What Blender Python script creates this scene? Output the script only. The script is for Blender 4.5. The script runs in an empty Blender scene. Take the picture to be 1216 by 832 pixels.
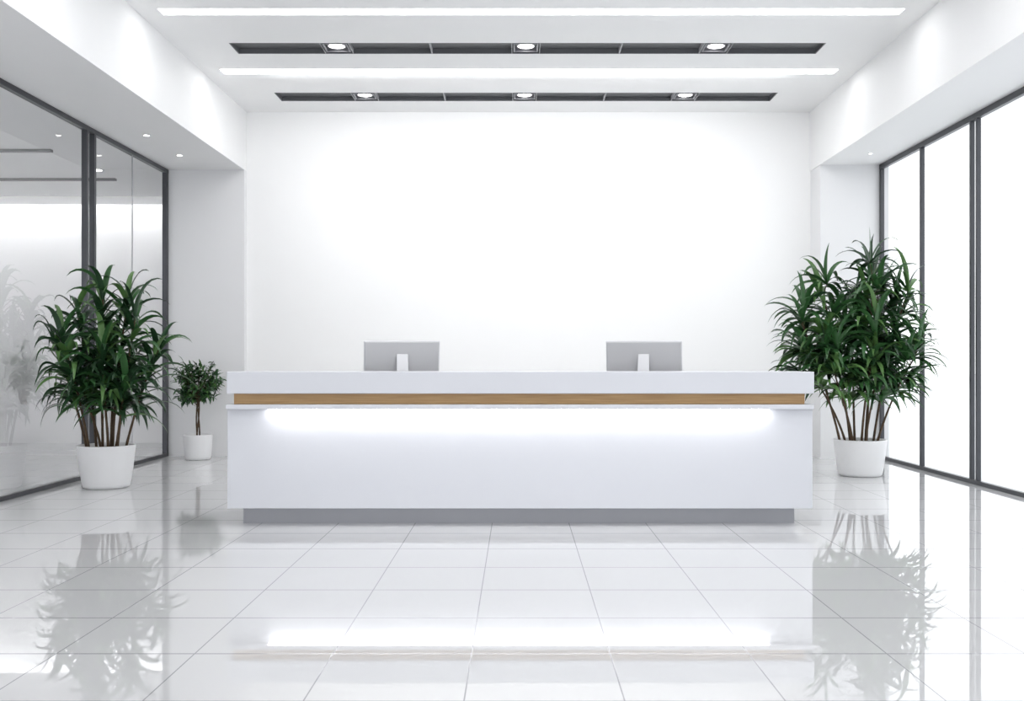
import bpy, bmesh, math, random
from mathutils import Vector, Matrix
random.seed(11)
S=bpy.context.scene
S.view_settings.view_transform='Standard'
S.view_settings.look='None'
S.view_settings.exposure=0.55

# ---------------- materials ----------------
def mat(name,col,rough=0.5,metal=0.0,spec=0.5,noise=0.0,nscale=5.0,emit=None,estr=0.0,bump=0.0):
    m=bpy.data.materials.new(name); m.use_nodes=True
    nt=m.node_tree; b=nt.nodes['Principled BSDF']
    b.inputs['Base Color'].default_value=(*col,1)
    b.inputs['Roughness'].default_value=rough
    b.inputs['Metallic'].default_value=metal
    b.inputs['Specular IOR Level'].default_value=spec
    if emit:
        b.inputs['Emission Color'].default_value=(*emit,1)
        b.inputs['Emission Strength'].default_value=estr
    if noise>0:
        tc=nt.nodes.new('ShaderNodeTexCoord'); n=nt.nodes.new('ShaderNodeTexNoise')
        n.inputs['Scale'].default_value=nscale
        nt.links.new(tc.outputs['Object'],n.inputs['Vector'])
        mx=nt.nodes.new('ShaderNodeMix'); mx.data_type='RGBA'
        mx.inputs['A'].default_value=(*[c*(1-noise) for c in col],1)
        mx.inputs['B'].default_value=(*[min(1,c*(1+noise)) for c in col],1)
        nt.links.new(n.outputs['Fac'],mx.inputs['Factor'])
        nt.links.new(mx.outputs['Result'],b.inputs['Base Color'])
        if bump>0:
            bp=nt.nodes.new('ShaderNodeBump'); bp.inputs['Strength'].default_value=bump
            nt.links.new(n.outputs['Fac'],bp.inputs['Height'])
            nt.links.new(bp.outputs['Normal'],b.inputs['Normal'])
    return m

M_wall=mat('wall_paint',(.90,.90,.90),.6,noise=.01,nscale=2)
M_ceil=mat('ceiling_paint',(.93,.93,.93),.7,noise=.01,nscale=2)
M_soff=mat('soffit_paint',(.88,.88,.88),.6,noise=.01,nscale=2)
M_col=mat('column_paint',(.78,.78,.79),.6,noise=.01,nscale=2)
M_tray=mat('ceiling_tray_grey',(.125,.128,.135),.5,noise=.05)
M_div=mat('tray_divider',(.45,.45,.47),.5)
M_frame=mat('window_frame_metal',(.07,.072,.08),.35,metal=.6,noise=.05)
M_desk=mat('desk_lacquer',(.62,.63,.67),.28,noise=.01)
M_plinth=mat('desk_plinth_metal',(.33,.335,.36),.4,metal=.3,noise=.03)
M_pot=mat('pot_ceramic',(.78,.78,.79),.3,noise=.01)
M_soil=mat('potting_soil',(.035,.022,.015),.95,noise=.5,nscale=60,bump=.6)
M_stem=mat('cane_bark',(.075,.045,.022),.7,noise=.45,nscale=40,bump=.3)
M_leaf=[mat('leaf_dark',(.012,.045,.015),.38,noise=.3,nscale=9),
        mat('leaf_mid',(.030,.100,.028),.36,noise=.3,nscale=9),
        mat('leaf_light',(.085,.185,.052),.38,noise=.3,nscale=9)]
M_silver=mat('monitor_aluminium',(.50,.50,.51),.4,metal=.3,noise=.02)
M_silver2=mat('monitor_stand_aluminium',(.68,.68,.70),.35,metal=.2)
M_screen=mat('monitor_screen',(.01,.01,.012),.1)
M_em=mat('light_strip_diffuser',(1,1,1),.5,emit=(1,1,1),estr=7.0)
M_cove=mat('cove_diffuser',(1,1,1),.5,emit=(1,1,1),estr=12.0)
M_led=mat('desk_led',(1,1,1),.5,emit=(1,1,1),estr=10.5)
M_dl=mat('downlight_lens',(1,1,1),.5,emit=(1,.98,.95),estr=8.0)
M_dlr=mat('downlight_trim',(.25,.25,.27),.4,metal=.4)
M_ground=mat('outdoor_paving',(.80,.81,.83),.6,noise=.03)

# wood
M_wood=mat('oak_trim',(.50,.31,.12),.45)
nt=M_wood.node_tree; b=nt.nodes['Principled BSDF']
tc=nt.nodes.new('ShaderNodeTexCoord'); mp=nt.nodes.new('ShaderNodeMapping'); mp.inputs['Scale'].default_value=(1.2,30,40)
n=nt.nodes.new('ShaderNodeTexNoise'); n.inputs['Scale'].default_value=3; n.inputs['Detail'].default_value=6
r=nt.nodes.new('ShaderNodeValToRGB'); r.color_ramp.elements[0].position=.3; r.color_ramp.elements[1].position=.7
r.color_ramp.elements[0].color=(.30,.17,.07,1); r.color_ramp.elements[1].color=(.42,.27,.12,1)
nt.links.new(tc.outputs['Object'],mp.inputs['Vector']); nt.links.new(mp.outputs['Vector'],n.inputs['Vector'])
nt.links.new(n.outputs['Fac'],r.inputs['Fac']); nt.links.new(r.outputs['Color'],b.inputs['Base Color'])

# floor tiles
TS=.567
M_floor=bpy.data.materials.new('polished_floor_tiles'); M_floor.use_nodes=True
nt=M_floor.node_tree; b=nt.nodes['Principled BSDF']
tc=nt.nodes.new('ShaderNodeTexCoord'); sp=nt.nodes.new('ShaderNodeSeparateXYZ')
nt.links.new(tc.outputs['Object'],sp.inputs['Vector'])
def mth(op,a,bv=None):
    q=nt.nodes.new('ShaderNodeMath'); q.operation=op
    for i,v in enumerate((a,bv)):
        if v is None: continue
        if isinstance(v,(int,float)): q.inputs[i].default_value=v
        else: nt.links.new(v,q.inputs[i])
    return q.outputs[0]
def line(o,off,w):
    t=mth('FRACT',mth('DIVIDE',mth('SUBTRACT',o,off-100*TS-TS/2),TS))
    d=mth('ABSOLUTE',mth('SUBTRACT',t,.5))
    return mth('LESS_THAN',d,w/TS/2)
gx=line(sp.outputs['X'],-.19,.0058); gy=line(sp.outputs['Y'],4.07,.0115)
g=mth('MAXIMUM',gx,gy)
mx=nt.nodes.new('ShaderNodeMix'); mx.data_type='RGBA'
mx.inputs['A'].default_value=(.62,.62,.628,1); mx.inputs['B'].default_value=(.33,.33,.345,1)
nt.links.new(g,mx.inputs['Factor']); nt.links.new(mx.outputs['Result'],b.inputs['Base Color'])
nz=nt.nodes.new('ShaderNodeTexNoise'); nz.inputs['Scale'].default_value=1.5; nt.links.new(tc.outputs['Object'],nz.inputs['Vector'])
rr=mth('ADD',mth('MULTIPLY',nz.outputs['Fac'],.012),.008)
rr=mth('ADD',rr,mth('MULTIPLY',g,.15))
nt.links.new(rr,b.inputs['Roughness'])
b.inputs['IOR'].default_value=2.1

# glass (thin pane)
def glassmat(name,tint,f0,boost):
    m=bpy.data.materials.new(name); m.use_nodes=True
    nt=m.node_tree; nt.nodes.clear()
    o=nt.nodes.new('ShaderNodeOutputMaterial'); mix=nt.nodes.new('ShaderNodeMixShader')
    tr=nt.nodes.new('ShaderNodeBsdfTransparent'); tr.inputs['Color'].default_value=(*tint,1)
    gl=nt.nodes.new('ShaderNodeBsdfGlossy'); gl.inputs['Roughness'].default_value=0.0
    lw=nt.nodes.new('ShaderNodeLayerWeight'); lw.inputs['Blend'].default_value=.5
    p=nt.nodes.new('ShaderNodeMath'); p.operation='POWER'; p.inputs[1].default_value=4.0
    nt.links.new(lw.outputs['Facing'],p.inputs[0])
    k=nt.nodes.new('ShaderNodeMath'); k.operation='MULTIPLY_ADD'; k.inputs[1].default_value=boost; k.inputs[2].default_value=f0
    nt.links.new(p.outputs[0],k.inputs[0]); nt.links.new(k.outputs[0],mix.inputs[0])
    nt.links.new(tr.outputs[0],mix.inputs[1]); nt.links.new(gl.outputs[0],mix.inputs[2]); nt.links.new(mix.outputs[0],o.inputs[0])
    return m
M_glass=glassmat('clear_glass',(.97,.98,.98),.06,.8)
M_glassL=glassmat('partition_glass',(.94,.945,.95),.08,.7)
# milky film for the added pane that hazes the far palm
M_frost=bpy.data.materials.new('haze_pane_film'); M_frost.use_nodes=True
nt=M_frost.node_tree; nt.nodes.clear()
o=nt.nodes.new('ShaderNodeOutputMaterial'); m1=nt.nodes.new('ShaderNodeMixShader'); m2=nt.nodes.new('ShaderNodeMixShader')
tr=nt.nodes.new('ShaderNodeBsdfTransparent'); df=nt.nodes.new('ShaderNodeBsdfDiffuse'); tl=nt.nodes.new('ShaderNodeBsdfTranslucent')
df.inputs['Color'].default_value=(.93,.93,.94,1); tl.inputs['Color'].default_value=(.93,.93,.94,1)
m1.inputs[0].default_value=.5; m2.inputs[0].default_value=.5
nt.links.new(df.outputs[0],m1.inputs[1]); nt.links.new(tl.outputs[0],m1.inputs[2])
nt.links.new(tr.outputs[0],m2.inputs[1]); nt.links.new(m1.outputs[0],m2.inputs[2]); nt.links.new(m2.outputs[0],o.inputs[0])

# ---------------- helpers ----------------
def link(o,parent=None):
    S.collection.objects.link(o)
    if parent:
        o.parent=parent
        o.matrix_parent_inverse=Matrix.Translation(-parent.location)
    return o
def empty(name,loc=(0,0,0)):
    e=bpy.data.objects.new(name,None); e.location=loc; e.empty_display_size=.2
    S.collection.objects.link(e); return e
def boxes(name,lst,m,parent=None,bevel=0):
    bm=bmesh.new()
    for (x0,x1,y0,y1,z0,z1) in lst:
        r=bmesh.ops.create_cube(bm,size=1)
        for v in r['verts']:
            v.co=Vector(((x0+x1)/2+v.co.x*(x1-x0),(y0+y1)/2+v.co.y*(y1-y0),(z0+z1)/2+v.co.z*(z1-z0)))
    me=bpy.data.meshes.new(name); bm.to_mesh(me); bm.free(); me.materials.append(m)
    o=bpy.data.objects.new(name,me); link(o,parent)
    if bevel:
        md=o.modifiers.new('bevel','BEVEL'); md.width=bevel; md.segments=3; md.limit_method='ANGLE'
    return o
def quad(name,vs,m,parent=None):
    me=bpy.data.meshes.new(name); me.from_pydata(vs,[],[(0,1,2,3)]); me.materials.append(m)
    o=bpy.data.objects.new(name,me); return link(o,parent)
def lathe(name,prof,c,m,parent=None,seg=64):
    vs=[];fs=[]
    for (r,z) in prof:
        for i in range(seg):
            a=2*math.pi*i/seg; vs.append((c[0]+r*math.cos(a),c[1]+r*math.sin(a),c[2]+z))
    for j in range(len(prof)-1):
        for i in range(seg):
            k=(i+1)%seg
            fs.append((j*seg+i,j*seg+k,(j+1)*seg+k,(j+1)*seg+i))
    me=bpy.data.meshes.new(name); me.from_pydata(vs,[],fs); me.materials.append(m)
    for p in me.polygons:p.use_smooth=True
    o=bpy.data.objects.new(name,me); return link(o,parent)
def arealight(name,loc,sx,sy,power,rx=0,spread=180):
    l=bpy.data.lights.new(name,'AREA'); l.shape='RECTANGLE'; l.size=sx; l.size_y=sy; l.energy=power
    l.spread=math.radians(spread)
    o=bpy.data.objects.new(name,l); o.location=loc; o.rotation_euler=(rx,0,0)
    S.collection.objects.link(o); return o

H=4.35; SH=3.6
XL,XR=-4.42,4.45; SL,SR=-3.44,3.70
YB=12.6; Y0=-3.0
# ---------------- shell ----------------
boxes('floor',[(-12,XR+.02,Y0,16,-.1,0)],M_floor)
boxes('wall_back',[(SL-.02,SR+.02,YB,YB+.15,0,H)],M_wall)
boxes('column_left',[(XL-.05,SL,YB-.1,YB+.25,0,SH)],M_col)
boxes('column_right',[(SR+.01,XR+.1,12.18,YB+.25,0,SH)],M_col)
boxes('soffit_left',[(XL-.15,SL,Y0,YB+.15,SH,H+.2)],M_soff)
boxes('soffit_right',[(SR,XR+.15,Y0,YB+.15,SH,H+.2)],M_soff)

strips=[(8.90,9.06),(10.75,10.93),(7.04,7.20),(5.18,5.34),(3.32,3.48),(1.46,1.62),(-.4,-.24)]
slots=[(9.86,10.21),(11.69,12.07),(8.0,8.35),(6.15,6.5),(4.3,4.65)]
holes=[(a,b,-3.23,3.47) for a,b in strips]+[(a,b,-2.87,3.06) for a,b in slots]
holes.sort()
L=[(SL-.05,SR+.05,Y0,YB+.1,H+.12,H+.22)]
cur=Y0
for (a,b_,x0,x1) in holes:
    L.append((SL,SR,cur,a,H,H+.12)); L.append((SL,x0,a,b_,H,H+.12)); L.append((x1,SR,a,b_,H,H+.12)); cur=b_
L.append((SL,SR,cur,YB,H,H+.12))
boxes('ceiling',L,M_ceil)
for i,(a,b_) in enumerate(strips):
    boxes('ceiling_light_strip' ,[(-3.23,3.47,a,b_,H+.01,H+.05)],M_em)
def disc(name,c,r,m,parent):
    bm=bmesh.new(); bmesh.ops.create_cone(bm,cap_ends=True,segments=32,radius1=r,radius2=r,depth=.012)
    me=bpy.data.meshes.new(name); bm.to_mesh(me); bm.free(); me.materials.append(m)
    for v in me.vertices: v.co+=Vector(c)
    o=bpy.data.objects.new(name,me); return link(o,parent)
for i,(a,b_) in enumerate(slots):
    e=empty('recessed_ceiling_track',(.09,(a+b_)/2,H))
    x0,x1=-2.87,3.06; t=.012
    boxes('tray',[(x0,x1,a,b_,H+.05,H+.08),(x0,x0+t,a,b_,H,H+.05),(x1-t,x1,a,b_,H,H+.05),(x0,x1,a,a+t,H,H+.05),(x0,x1,b_-t,b_,H,H+.05)],M_tray,e)
    dv=[]
    for cx in (-1.83,.08,2.0):
        dv+= [(cx-.145,cx-.138,a+t,b_-t,H,H+.05),(cx+.138,cx+.145,a+t,b_-t,H,H+.05)]
    for cx in (-.88,1.04): dv.append((cx-.006,cx+.006,a+t,b_-t,H,H+.05))
    boxes('dividers',dv,M_div,e)
    ym=(a+b_)/2
    for k,cx in enumerate((-1.83,.08,2.0)):
        boxes('lamp_housing_%d'%k,[(cx-.125,cx+.125,ym-.13,ym-.115,H+.005,H+.05),(cx-.125,cx+.125,ym+.115,ym+.13,H+.005,H+.05),
               (cx-.125,cx-.11,ym-.115,ym+.115,H+.005,H+.05),(cx+.11,cx+.125,ym-.115,ym+.115,H+.005,H+.05)],M_dlr,e)
        disc('lamp_lens_%d'%k,(cx,ym,H+.03),.08,M_dl,e)
        lathe('lamp_ring_%d'%k,[(.082,.045),(.082,.02),(.095,.02),(.098,.045)],(cx,ym,H),M_div,e,32)

# wall-washer lamps mounted in the ceiling strip, aimed at the back wall
arealight('wall_washer_lamp',(.12,10.85,H-.02),5.8,.10,25,rx=math.radians(50),spread=150)

def downlight(x,y,z,r=.05):
    e=empty('downlight',(x,y,z))
    lathe('trim_ring',[(r*.8,-.001),(r*.85,-.008),(r*1.15,-.008),(r*1.2,0)],(x,y,z),M_pot,e,32)
    disc('lens',(x,y,z-.002),r*.8,M_dl,e)
for y in (11.6,10.57):
    downlight(-3.95,y,SH,.035)
downlight(4.08,11.5,SH,.022)

# ---------------- glazing ----------------
def glazing(name,x,ys,yend,gm,thick,thin=(),d=.04,top=.07,bot=.05):
    e=empty(name,(x,(ys[0]+yend)/2,0))
    fr=[(x-d,x+d,ys[0],yend,0,bot),(x-d,x+d,ys[0],yend,SH-top,SH)]
    for y,w in thick: fr.append((x-d,x+d,y-w/2,y+w/2,bot,SH-top))
    boxes('frame',fr,M_frame,e,.003)
    if thin: boxes('glass_joint',[(x-.006,x+.006,y-.005,y+.005,bot,SH-top) for y in thin],M_div,e)
    quad('glass',[(x,ys[0],bot),(x,yend,bot),(x,yend,SH-top),(x,ys[0],SH-top)],gm,e)
glazing('window_1',XL,(Y0,),12.5,M_glassL,[(12.46,.07),(10.33,.05),(10.15,.05),(7.85,.1),(5.5,.1),(3.1,.1),(.7,.1),(-1.7,.1)],(11.39,),d=.028,top=.05,bot=.04)
glazing('window_2',XR,(Y0,),12.18,M_glass,[(12.15,.05),(10.94,.04),(9.735,.03),(9.605,.03),(8.35,.04),(7.1,.1),(5.85,.04),(4.6,.1),(3.3,.04),(2,.1),(.7,.04),(-.6,.1),(-1.9,.04)],d=.022,top=.06,bot=.04)
e=empty('fill_entrance',(0,Y0,0))  # unseen open entrance behind the camera, added for frontal fill light
fr=[(XL,XR,Y0-.04,Y0+.04,0,.05),(XL,XR,Y0-.04,Y0+.04,3.53,3.6)]
for x in (-4.3,-2.9,-1.45,0,1.45,2.9,4.3): fr.append((x-.04,x+.04,Y0-.04,Y0+.04,.05,3.53))
boxes('frame',fr,M_frame,e)
boxes('wall_front',[(SL,SR,Y0-.1,Y0+.02,3.61,H)],M_wall)

# ---------------- adjoining room ----------------
boxes('wall_annex_back',[(-12,XL+.3,15.7,15.85,0,SH+.4)],M_wall)
boxes('wall_annex_left',[(-12.15,-12,Y0,15.85,0,SH+.4)],M_wall)
boxes('wall_annex_right',[(XL-.05,XL+.1,12.86,15.7,0,SH)],M_col)
boxes('ceiling_annex',[(-12.15,XL-.15,Y0,15.3,SH,SH+.1),(XL-.15,XL+.3,12.86,15.3,SH,SH+.1),(-12.15,XL+.3,15.2,15.85,SH+.35,SH+.45)],M_ceil)
boxes('annex_cove_light',[(-11.8,-4.7,15.35,15.5,SH+.28,SH+.35)],M_cove)
e=empty('haze_pane',(-8,14.5,0))  # added pane, makes the far palm and wall look hazy
quad('glass',[(-12,14.5,0),(XL-.05,14.5,0),(XL-.05,14.5,SH),(-12,14.5,SH)],M_frost,e)
for y in (11.3,13.1):
    boxes('annex_ceiling_track',[(-10,-5.3,y-.03,y+.03,SH-.03,SH)],M_tray)
for (x,y) in ((-5.3,12.5),(-7.2,12.5),(-5.6,10.2)):
    downlight(x,y,SH,.08)
L=[(-10.5,-5.6,y-.08,y+.08,SH-.012,SH+.01) for y in (9.2,6.5,3.5,0)]
boxes('annex_fill_strips',L,M_em)  # out-of-view glowing strips added to brighten the adjoining room

# ---------------- outside ----------------
boxes('ground_outside',[(XR+.02,80,-40,90,-.12,-.02),(-30,XR+.02,-40,Y0,-.12,-.02)],M_ground)

# ---------------- reception desk ----------------
D=empty('reception_desk',(.018,7.5,0))
boxes('countertop',[(-2.097,2.133,7.15,7.62,.962,1.12)],M_desk,D,.006)
boxes('wood_band',[(-2.055,2.075,7.19,7.58,.885,.963)],M_wood,D,.002)
boxes('front_lip',[(-2.105,2.133,7.155,7.60,.850,.884)],M_desk,D,.004)
boxes('front_panel',[(-2.112,2.142,7.222,7.33,.125,.851)],M_desk,D,.004)
boxes('side_panels',[(-2.110,-2.02,7.31,8.15,.125,.851),(2.05,2.140,7.31,8.15,.125,.851),(-2.100,-2.02,7.59,8.15,.85,1.1),(2.05,2.13,7.59,8.15,.85,1.1)],M_desk,D,.003)
boxes('worktop',[(-2.03,2.06,7.31,8.15,.71,.75)],M_desk,D)
boxes('plinth',[(-2.03,2.045,7.35,8.1,0,.127)],M_plinth,D)
boxes('led_strip',[(-1.80,1.81,7.160,7.206,.840,.8505)],M_led,D)

# ---------------- monitors ----------------
def monitor(cx,cy,rz,nx=0):
    e=empty('computer_monitor',(cx,cy,.751))
    tilt=math.radians(8)
    def addbox(nm,b,m,til,bev=0):
        o=boxes(nm,[b],m,None,bev)
        for v in o.data.vertices:
            c=v.co.copy()
            if til:
                c=Matrix.Rotation(til,3,'X')@(c-Vector((0,0,.42)))+Vector((0,0,.42))
            v.co=c
        o.parent=e; return o
    W=.295
    addbox('panel',(-W,W,-.012,.012,.25,.600),M_silver,tilt,.006)
    addbox('bezel',(-W-.006,W+.006,-.005,.011,.236,.607),M_silver2,tilt,.004)
    addbox('screen',(-W+.012,W-.012,.0121,.0135,.265,.592),M_screen,tilt)
    o=addbox('neck',(-.045,.045,-.008,.008,.0,.50),M_silver2,0,.004)
    for v in o.data.vertices:
        z=v.co.z; v.co.y+= -.15+ .12*(z/.50)
    addbox('base',(-.13,.13,-.2,.06,0,.012),M_silver2,0,.004)
    e.rotation_euler=(0,0,rz)
monitor(-.925,7.92,math.radians(12))
monitor(1.005,7.92,math.radians(-12))

# ---------------- plants ----------------
def pot(c,rt,rb,h,e):
    prof=[(0.001,0),(rb*.88,0),(rb*.97,.012),(rb,.04)]
    for i in range(1,9):
        t=i/8; prof.append((rb+(rt-rb)*(t**.8),.04+(h-.05)*t))
    prof+=[(rt,h),(rt-.008,h+.004),(rt-.02,h),(rt-.024,h-.05),(0.001,h-.05)]
    lathe('pot',prof,c,M_pot,e)
    lathe('soil',[(rt-.022,h-.03),(rt*.5,h-.022),(.001,h-.018)],c,M_soil,e)

class Leaves:
    def __init__(s,xlo=None,xhi=None,ymax=None): s.v=[];s.f=[];s.m=[];s.xlo=xlo;s.xhi=xhi
    def leaf(s,base,d,L,W,droop,n=7,mi=None):
        d=Vector(d).normalized(); p=Vector(base); st=len(s.v)
        side=d.cross(Vector((0,0,1)))
        if side.length<.1: side=Vector((random.uniform(-1,1),random.uniform(-1,1),0))
        side.normalize()
        roll=random.uniform(-.6,.6); side=(Matrix.Rotation(roll,3,d)@side)
        sg=L/n
        tw=random.uniform(-.15,.15)
        for i in range(n+1):
            t=i/n
            w=W*.5*(math.sin(math.pi*min(1,(t*.93+.05))**.75))**.9 if t<1 else 0.0005
            up=side.cross(d)
            for q in (p-side*w+up*w*.35,p.copy(),p+side*w+up*w*.35): s.v.append(s.cl(q))
            p=p+d*sg
            d=(d+Vector((0,0,-1))*droop*(.3+1.1*t)*1.3/n+side*tw/n*2).normalized()
            side=(side-d*side.dot(d)).normalized()
        m=mi if mi is not None else random.choices([0,1,2],[.42,.4,.18])[0]
        for i in range(n):
            a=st+i*3
            s.f+= [(a,a+3,a+4,a+1),(a+1,a+4,a+5,a+2)]; s.m+=[m,m]
    def cl(s,q):
        if s.xlo is not None and q.x<s.xlo+.1: q.x=s.xlo+.1*math.exp((q.x-s.xlo-.1)/.1)
        if s.xhi is not None and q.x>s.xhi-.1: q.x=s.xhi-.1*math.exp(-(q.x-s.xhi+.1)/.1)
        return tuple(q)
    def build(s,e,name='foliage'):
        me=bpy.data.meshes.new(name); me.from_pydata(s.v,[],s.f)
        for m in M_leaf: me.materials.append(m)
        for p,m in zip(me.polygons,s.m): p.material_index=m; p.use_smooth=True
        return link(bpy.data.objects.new(name,me),e)
def tubes(name,paths,e,m):
    vs=[];fs=[];N=8
    for pts,r0,r1 in paths:
        st=len(vs)
        for j,p in enumerate(pts):
            r=r0+(r1-r0)*j/(len(pts)-1)
            if r0>.008: r*=1+.12*(j%2)
            for i in range(N):
                a=2*math.pi*i/N; vs.append((p.x+r*math.cos(a),p.y+r*math.sin(a),p.z))
        for j in range(len(pts)-1):
            for i in range(N):
                k=(i+1)%N; fs.append((st+j*N+i,st+j*N+k,st+(j+1)*N+k,st+(j+1)*N+i))
    me=bpy.data.meshes.new(name); me.from_pydata(vs,[],fs); me.materials.append(m)
    for p in me.polygons:p.use_smooth=True
    return link(bpy.data.objects.new(name,me),e)

def palm(c,rt,rb,h,canes,lmin,lmax,wid,xlo=None,xhi=None,per=42,fan=False,name='potted_palm',pet=(.12,.26)):
    e=empty(name,c); C=Vector(c)
    pot(c,rt,rb,h,e)
    Lv=Leaves(xlo,xhi); paths=[]
    for (dx,dy,top,low) in canes:
        a=random.uniform(0,6.28); b0=C+Vector((dx*.3+math.cos(a)*.03,dy*.3+math.sin(a)*.03,h-.04))
        b1=C+Vector((dx,dy,top)); pts=[]
        K=14
        for j in range(K+1):
            t=j/K; q=b0.lerp(b1,t); q.x+= (t**1.6-t)*dx*.35+math.sin(t*5+a)*.006; q.y+=(t**1.6-t)*dy*.35
            pts.append(q)
        paths.append((pts,.013,.007))
        def at(t):
            f=t*K; i=min(K-1,int(f)); return pts[i].lerp(pts[i+1],f-i)
        t0=(low-h)/(top-h)
        if not fan:
            for k in range(per):
                u=k/(per-1); t=t0+(1-t0)*u**.9
                az=k*2.399+random.uniform(-.3,.3)+a
                el=math.radians(26+44*u**1.8+random.uniform(-10,10))
                L=random.uniform(lmin,lmax)*(1.0-.08*u)
                d=(math.cos(az)*math.cos(el),math.sin(az)*math.cos(el),math.sin(el))
                Lv.leaf(at(t),d,L,wid*random.uniform(.85,1.15),random.uniform(1.7,3.0),n=9)
        else:
            NF=per
            for k in range(NF):
                u=k/(NF-1); t=t0+(1-t0)*u
                az=k*2.399+random.uniform(-.4,.4)+a
                el=math.radians(18+52*u**1.4+random.uniform(-8,8))
                d=Vector((math.cos(az)*math.cos(el),math.sin(az)*math.cos(el),math.sin(el)))
                pl=random.uniform(*pet)*(1-.4*u); p0=at(t); p1=p0+d*pl
                pm=(p0+p1)/2; pm.z+=.015
                if xlo is not None: p1.x=max(p1.x,xlo+.12)
                if xhi is not None: p1.x=min(p1.x,xhi-.12)
                paths.append(([p0,pm,p1],.005,.003))
                nl=random.randint(9,12)
                side=d.cross(Vector((0,0,1))).normalized(); up=side.cross(d)
                mi=random.choices([0,1,2],[.26,.44,.30])[0]
                for q in range(nl):
                    th=(q/(nl-1)-.5)*math.radians(200)
                    dd=d*math.cos(th)+side*math.sin(th)+up*random.uniform(.15,.5)
                    L=random.uniform(lmin,lmax)*(1-.12*abs(q/(nl-1)-.5)*2)
                    Lv.leaf(p1,dd,L,wid*random.uniform(.85,1.1),random.uniform(1.4,2.6),n=9,mi=mi if random.random()<.7 else None)
    tubes('canes',paths,e,M_stem)
    Lv.build(e)
    return e
# left palm
palm((-3.90,9.42,0),.262,.215,.40,
  [(-.04,0,1.80,.88),(-.30,.05,1.66,.80),(.30,-.05,1.62,.76),(-.44,-.15,1.34,.76),(.46,.1,1.30,.74),(.06,-.25,1.3,.74),(-.05,.28,1.4,.8),(.16,.1,1.78,.85),(-.17,-.22,1.05,.70),(.28,-.22,1.0,.68),(-.3,-.3,1.42,.8)],
  .40,.57,.056,xlo=XL+.04,per=38)
# right palm
palm((3.58,10.40,0),.268,.225,.375,
  [(.14,0,2.06,1.25),(-.36,.05,1.86,1.0),(.46,.0,1.80,.98),(-.64,-.1,1.58,.95),(.05,-.3,1.45,.82),(0,.3,1.65,1.0),(.48,-.25,1.24,.80),(-.38,-.28,1.16,.78),(.26,.2,1.94,1.15),(-.56,.1,1.2,.86),(.10,-.2,1.05,.76)],
  .39,.54,.056,xhi=XR-.03,per=8,fan=True,pet=(.14,.30))
# added far palm standing in for a plant reflection, paled by the haze pane
palm((-7.5,15.05,0),.25,.22,.55,
  [(0,0,1.35,.8),(-.2,.05,1.2,.8),(.2,-.05,1.2,.8),(.05,-.1,1.1,.75),(0,.1,1.1,.75)],
  .22,.30,.04,per=26)

# small tree
def smalltree(c):
    e=empty('potted_ficus_tree',c); C=Vector(c)
    pot(c,.172,.155,.30,e)
    Lv=Leaves(); paths=[]
    for a in (0,2.1,4.2):
        pts=[C+Vector((math.cos(a+t*3)*.02*(1-t*.3),math.sin(a+t*3)*.02,.27+.5*t)) for t in [i/10 for i in range(11)]]
        paths.append((pts,.010,.007))
    ctr=C+Vector((0,0,.93))
    for i in range(80):
        z=random.uniform(-.75,1); az=random.uniform(0,6.28); rr=math.sqrt(max(0,1-z*z))
        R=random.uniform(.6,1.05)
        tip=ctr+Vector((math.cos(az)*rr*.29*R,math.sin(az)*rr*.23*R,z*.31*R))
        s0=C+Vector((0,0,random.uniform(.62,.8)))
        mid=s0.lerp(tip,.5)+Vector((0,0,.03))
        paths.append(([s0,mid,tip],.004,.002))
        for k in range(12):
            p=mid.lerp(tip,.15+.85*k/11)
            d=Vector((random.gauss(0,1),random.gauss(0,1),random.gauss(.2,.8)))+(p-ctr)*2
            Lv.leaf(p,d,random.uniform(.06,.11),.028,.8,n=4,mi=random.choices([0,1,2],[.3,.45,.25])[0])
    tubes('trunk',paths,e,M_stem); Lv.build(e)
smalltree((-3.89,12.08,0))

# ---------------- world ----------------
w=bpy.data.worlds.new('overcast_sky'); S.world=w; w.use_nodes=True
nt=w.node_tree; bg=nt.nodes['Background']; bg.inputs['Color'].default_value=(.955,.975,1,1); bg.inputs['Strength'].default_value=1.4

# ---------------- camera ----------------
cd=bpy.data.cameras.new('camera'); cam=bpy.data.objects.new('camera',cd); S.collection.objects.link(cam)
cam.location=(0,0,1.2); cam.rotation_euler=(math.radians(90),0,0)
cd.sensor_width=36; cd.lens=36*1180/1216; cd.shift_x=-7/1216; cd.shift_y=12/1216
cd.clip_end=300
S.camera=cam
